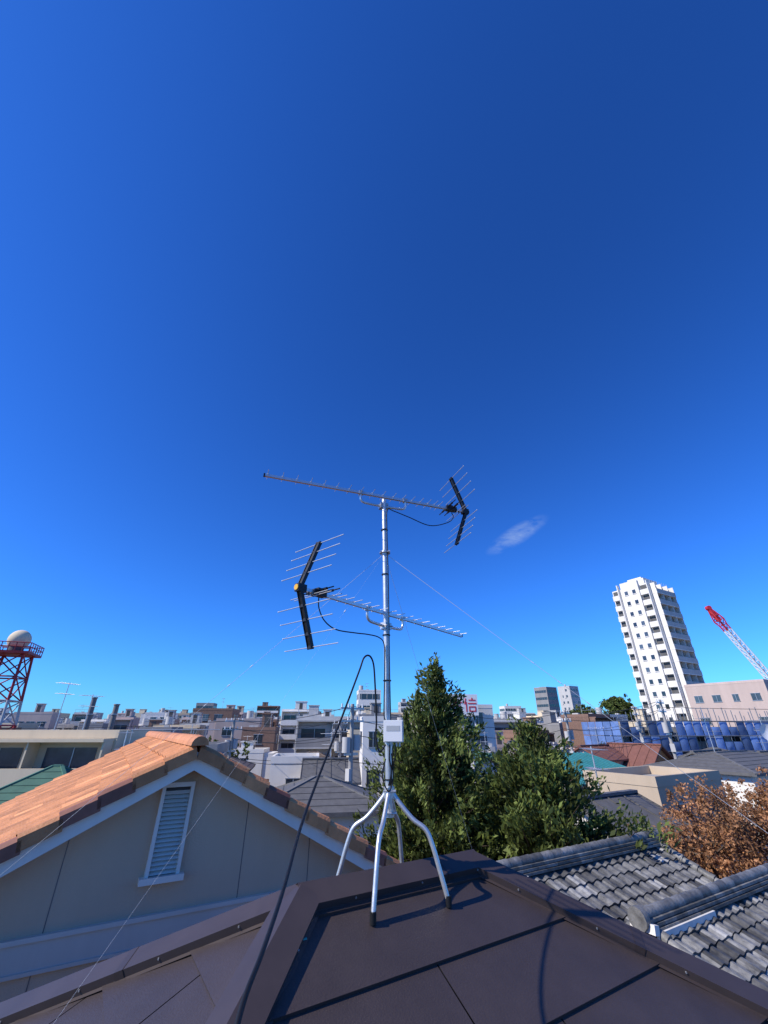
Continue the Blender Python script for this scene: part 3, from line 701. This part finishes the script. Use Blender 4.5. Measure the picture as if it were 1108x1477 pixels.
ra=MB(); roof_aerial(ra,24.3,34.8,-2.,rr,3.4); roof_aerial(ra,29.5,36,-2.,rr,2.6); ra.build('rooftop_aerials.001')

# -- city fill on a rotated street grid
reg(0,0,12); reg(-6,9,9); reg(4,11,6); reg(9,12,5); reg(1.4,13.3,3.); reg(4,12.5,3.5); reg(11.5,17,3.2)
kh=kf=0; treespots=[]
def put(x,y,cell,far):
    global kh,kf
    br=x/y
    if abs(br)>1.12: return
    rad=cell*.42
    if not free(x,y,rad*.8):
        if free(x,y,1.2) and y<140 and R.random()<.35: treespots.append((x,y))
        return
    if y<150 and R.random()<.06: treespots.append((x,y)); return
    base=YAW if br>.3 else YC
    yw=base+R.choice((0,0,math.pi/2))+R.uniform(-.08,.08)
    low=(br>.38 and y<66)
    if not far:
        W=cell*R.uniform(.62,.84); D=cell*R.uniform(.6,.8)
        if low or y<55 and R.random()<.8 or R.random()<.5:
            H=R.uniform(4.7,5.7); nm='suburban_house'+('' if kh==0 else '.%03d'%kh); kh+=1
            house(nm,x,y,W,D,H,yw,R.choice(WALLS[:8]),R.choice(ROOFS),R,R.choice(('gable','hip')),R.uniform(.9,1.4))
        else:
            flr=R.choice((2,2,3)); H=flr*2.75+R.uniform(-.2,.3); H=min(H,6.3+.026*y)
            nm='apartment_block'+('' if kf==0 else '.%03d'%kf); kf+=1
            flat(nm,x,y,W,D,H,yw,R.choice(WALLS),flr,R.choice(('win','bal','win','balL')),R.choice(('w_white','w_lgrey','w_beige')),R)
    else:
        W=cell*R.uniform(.4,.8); D=cell*R.uniform(.4,.6)
        H=8.5+y*R.choice((-.01,.0,.004,.008,.012,.016,.02,.026))
        if y>150 and R.random()<.10: H+=y*.014
        fl_=max(2,int(H/3)); nm='apartment_block'+('' if kf==0 else '.%03d'%kf); kf+=1
        flat(nm,x,y,W,D,H,yw,R.choice(WALLS),fl_,R.choice(('win','bal','bal','balL','strip')),R.choice(('w_white','w_white','w_lgrey','w_beige')),R)
def grid(cell,y0,y1,far,yaw=YC):
    cy,sy_=math.cos(yaw),math.sin(yaw)
    n_=int(y1*1.7/cell)
    for i in range(-n_,n_):
        for j in range(-n_,n_):
            gx=i*cell+(i//3)*cell*.3; gy_=j*cell+(j//2)*cell*.35
            x=cy*gx-sy_*gy_+R.uniform(-.5,.5); y=sy_*gx+cy*gy_+R.uniform(-.5,.5)
            if y0<=y<y1: put(x,y,cell,far)
grid(7.2,17,80,False)
grid(11,82,150,True)
grid(17,155,330,True)
print('houses',kh,'flats',kf,'trees',len(treespots))

# ------------------------------------------------------------------ trees
def leaves(b,C,Dn,S,ln0,ln1,wr0,wr1,mat,rs):
    C=np.array(C);Dn=np.array(Dn);n_=len(C)
    rv=rs.normal(0,1,(n_,3)); sd_=np.cross(Dn,rv); sd_/=np.linalg.norm(sd_,axis=1)[:,None]
    ln=rs.uniform(ln0,ln1,n_)[:,None]; wd=ln*rs.uniform(wr0,wr1,n_)[:,None]
    V=np.stack([C-Dn*ln,C+sd_*wd,C+Dn*ln,C-sd_*wd],1).reshape(-1,3)
    b.add(V,np.arange(n_*4).reshape(-1,4).tolist(),mat,S)
def conifer(name,x,y,z0,zt,rad,seed,levels,zw,pw_,spires=(),mat='leaf',leafn=17,lean=0.):
    """zw = height below which the crown has its full radius"""
    rs=np.random.RandomState(seed); b=MB(); H=zt-z0
    b.tube([(x-lean*.5,y,z0),(x+.05,y,z0+H*.4),(x+lean,y,zt-.3)],[.17,.11,.015],'bark',8)
    C=[];Dn=[];S=[]
    ph=rs.uniform(0,6,4); zb=z0+2.5
    for l in range(levels):
        f=(l+rs.rand())/levels; z=zb+(zt-zb)*f
        prof=min(1,((zt-z)/(zt-zw))**pw_)
        nb=int(4+7*prof); xl=x+lean*((z-zb)/(zt-zb))**2
        for k in range(nb):
            a=rs.uniform(0,2*math.pi)
            lob=.80+.20*math.sin(2*a+ph[0]+z*1.3)+.18*math.sin(3*a+ph[1]-z*2.6)+rs.uniform(-.34,.38)
            Rr=max(.12,rad*prof*lob)
            d=Vector((math.cos(a),math.sin(a),0)); up=rs.uniform(.1,.65)
            p0=Vector((xl,y,z-.3*Rr)); p1=p0+d*Rr+Z*(Rr*up)
            b.tube([p0,p0.lerp(p1,.5)-Z*.05,p1],[.03,.018,.006],'bark',4,.8)
            m=max(3,int(Rr*6.5)); csh=rs.uniform(.45,1.5)
            for q in range(m):
                t=.35+.70*(q+rs.rand())/m
                c=p0.lerp(p1,t)+Vector(rs.normal(0,.09,3))
                for _ in range(leafn):
                    C.append(np.array(c)+rs.normal(0,.07,3)+np.array([0,0,rs.uniform(0,.2)]))
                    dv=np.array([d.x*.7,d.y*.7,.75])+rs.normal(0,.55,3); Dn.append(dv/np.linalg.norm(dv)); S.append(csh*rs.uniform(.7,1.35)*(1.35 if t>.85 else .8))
    for (sx,sy,sz,hh) in ((lean,0,zt,1.)  ,)+tuple(spires):
        for _ in range(int(300*hh)):
            t=rs.rand(); C.append(np.array([x+sx,y+sy,sz-hh*.95+t*hh])+rs.normal(0,.13*hh*(1.1-t),3)); dv=np.array([0,0,1.])+rs.normal(0,.4,3); Dn.append(dv/np.linalg.norm(dv)); S.append(rs.uniform(.8,1.4))
    leaves(b,C,Dn,S,.045,.10,.3,.42,mat,rs); return b.build(name)
conifer('cypress_tree',1.15,13.0,GZ,1.5,1.62,21,56,-1.4,.85,((-.55,-.2,.35,.9),(-.95,-.1,-.3,.8),(.75,-.2,.1,.8),(.35,-.3,.8,.8),(1.1,0,-.7,.8),(-.2,-.4,.9,.6)),lean=.34)
conifer('cypress_tree.001',3.6,12.3,GZ,-.1,1.95,22,56,-2.4,.58,((-.5,-.2,-.5,.7),(.75,-.2,-.6,.7),(-.9,0,-1.0,.7),(1.2,0,-1.1,.6),(.4,-.5,-.4,.6)),lean=.25)

def broadleaf(name,x,y,z0,zc,rad,seed,mat,nleaf,lsize=.055,rz=.8,clump=170,b=None):
    rs=np.random.RandomState(seed); own_=b is None; b=b or MB(); tips=[]; ctr=Vector((x,y,zc))
    inside=lambda p: (p.x-x)**2+(p.y-y)**2+((p.z-zc)/rz)**2<(rad*1.0)**2
    def grow(p,d,L,r_,depth):
        e=p+d*L
        if depth>1 and not inside(e): e=p+(ctr-p)*.15+d*L*.25
        mid=p.lerp(e,.5)+Vector(rs.normal(0,L*.05,3)); b.tube([p,mid,e],[r_,r_*.8,r_*.6],'bark',6 if depth<2 else 4)
        if depth>=4: tips.append(e); return
        if depth>=3: tips.append(e)
        for _ in range(3 if depth else 5):
            nd=(d+Vector(rs.normal(0,.65,3))+Z*.1).normalized(); grow(e,nd,(rad*.6 if depth==0 else L*rs.uniform(.62,.85)),r_*.6,depth+1)
    if own_: grow(Vector((x,y,z0)),Z,zc-rad*.7*rz-z0,.14,0)
    else: b.tube([(x,y,z0),(x,y,zc)],[.15,.06],'bark',5)
    for k in range(clump):
        v=Vector(rs.normal(0,1,3)).normalized()*rad*rs.uniform(.35,1.08)*(1+.18*math.sin(k)); tips.append(ctr+Vector((v.x,v.y,v.z*rz)))
    C=[];S=[]; m=max(4,int(nleaf/len(tips)))
    for t in tips:
        cs=rs.uniform(.45,1.5); sp=rs.uniform(.05,.14)*rad*.5
        for _ in range(m): C.append(np.array(t)+rs.normal(0,sp,3)); S.append(cs*rs.uniform(.7,1.4))
    Dn=rs.normal(0,1,(len(C),3)); Dn/=np.linalg.norm(Dn,axis=1)[:,None]
    leaves(b,C,Dn,S,lsize*.6,lsize*1.2,.5,.6,mat,rs)
    return b.build(name) if own_ else None
broadleaf('autumn_tree',11.3,16.8,GZ,-3.75,2.4,31,'leaf_or',24000,.055,.85,260)
broadleaf('autumn_tree.001',14.4,16.6,GZ,-3.1,2.2,35,'leaf_or',18000,.055,.85,220)
broadleaf('garden_tree',2.6,16.5,GZ,-4.4,1.8,32,'leaf',14000,.07)
broadleaf('garden_tree.001',56,108,GZ,3.0,4.2,33,'leaf',9000,.3)
broadleaf('garden_tree.002',49,112,GZ,1.6,4.2,34,'leaf',9000,.3)
tb=MB()
for i,(x,y) in enumerate(treespots[:70]): broadleaf('t',x,y,GZ,GZ+R.uniform(3.5,5.8),R.uniform(1.2,2.1),100+i,'leaf',1400,.16,1.1,60,tb)
if treespots: tb.build('distant_trees')

# ------------------------------------------------------------------ light, sky, camera
S=Vector((-1.1,-.48,1.)).normalized()
sun=bpy.data.lights.new('sun','SUN'); sun.energy=5.; sun.angle=math.radians(.5); sun.color=(1,.94,.84)
so=bpy.data.objects.new('sun',sun); scene.collection.objects.link(so); so.rotation_euler=S.to_track_quat('Z','Y').to_euler(); so.location=(-20,-10,30)
wd=bpy.data.worlds.new('World'); scene.world=wd; wd.use_nodes=True; nt=wd.node_tree; N=nt.nodes; L=nt.links
sky=N.new('ShaderNodeTexSky'); sky.sky_type='NISHITA'; sky.sun_disc=False
sky.sun_elevation=math.asin(S.z); sky.sun_rotation=math.atan2(S.x,S.y)
sky.altitude=50; sky.air_density=1.0; sky.dust_density=.25; sky.ozone_density=1.3
def vmul(src,v):
    a=N.new('ShaderNodeVectorMath'); a.operation='MULTIPLY'; L.new(src,a.inputs[0]); a.inputs[1].default_value=v; return a.outputs[0]
s1_=vmul(sky.outputs[0],(.1,.1,.1))
gm=N.new('ShaderNodeGamma'); gm.inputs[1].default_value=1.22; L.new(s1_,gm.inputs[0])
tint=vmul(gm.outputs[0],(3.4,10.6,24.))
bg=N['Background']; bg.inputs[1].default_value=.1
geo=N.new('ShaderNodeTexCoord')
def dot(v,off):
    d_=N.new('ShaderNodeVectorMath'); d_.operation='DOT_PRODUCT'; d_.inputs[1].default_value=v; L.new(geo.outputs['Generated'],d_.inputs[0])
    a=N.new('ShaderNodeMath'); a.operation='SUBTRACT'; L.new(d_.outputs['Value'],a.inputs[0]); a.inputs[1].default_value=off; return a
c=Vector((.3075,.8655,.3954)); e1=Vector((.82,-.266,.504)); e2=Vector((-.57,-.382,.726))
def sq(a,s):
    m=N.new('ShaderNodeMath'); m.operation='DIVIDE'; L.new(a.outputs[0],m.inputs[0]); m.inputs[1].default_value=s
    p2=N.new('ShaderNodeMath'); p2.operation='MULTIPLY'; L.new(m.outputs[0],p2.inputs[0]); L.new(m.outputs[0],p2.inputs[1]); return p2
ad=N.new('ShaderNodeMath'); ad.operation='ADD'; L.new(sq(dot(e1,c.dot(e1)),.085).outputs[0],ad.inputs[0]); L.new(sq(dot(e2,c.dot(e2)),.024).outputs[0],ad.inputs[1])
mk=N.new('ShaderNodeMapRange'); mk.interpolation_type='SMOOTHSTEP'; mk.inputs[1].default_value=0; mk.inputs[2].default_value=1; mk.inputs[3].default_value=1; mk.inputs[4].default_value=0; L.new(ad.outputs[0],mk.inputs[0])
mpn=N.new('ShaderNodeMapping'); L.new(geo.outputs['Generated'],mpn.inputs[0]); mpn.inputs['Rotation'].default_value=(0,.6,0); mpn.inputs['Scale'].default_value=(12,24,40)
nz=N.new('ShaderNodeTexNoise'); nz.inputs['Scale'].default_value=1.3; nz.inputs['Detail'].default_value=9; nz.inputs['Roughness'].default_value=.6; nz.inputs['Distortion'].default_value=.3; L.new(mpn.outputs[0],nz.inputs['Vector'])
nr=N.new('ShaderNodeMapRange'); nr.inputs[1].default_value=.36; nr.inputs[2].default_value=.85; L.new(nz.outputs[0],nr.inputs[0])
mm=N.new('ShaderNodeMath'); mm.operation='MULTIPLY'; L.new(mk.outputs[0],mm.inputs[0]); L.new(nr.outputs[0],mm.inputs[1])
m2=N.new('ShaderNodeMath'); m2.operation='MULTIPLY'; L.new(mm.outputs[0],m2.inputs[0]); m2.inputs[1].default_value=.5
mix=N.new('ShaderNodeMix'); mix.data_type='RGBA'; L.new(m2.outputs[0],mix.inputs[0]); L.new(tint,mix.inputs[6]); mix.inputs[7].default_value=(6,7.5,9,1)
L.new(mix.outputs[2],bg.inputs[0])
scene.view_settings.view_transform='Standard'; scene.view_settings.look='None'; scene.view_settings.exposure=0
cam=bpy.data.cameras.new('camera'); co=bpy.data.objects.new('camera',cam); scene.collection.objects.link(co)
cam.sensor_fit='HORIZONTAL'; cam.sensor_width=36; cam.lens=36*590/1108; cam.clip_start=.05; cam.clip_end=9000
co.location=(0,0,0); co.rotation_euler=(math.radians(90+27.8),0,0)
scene.camera=co
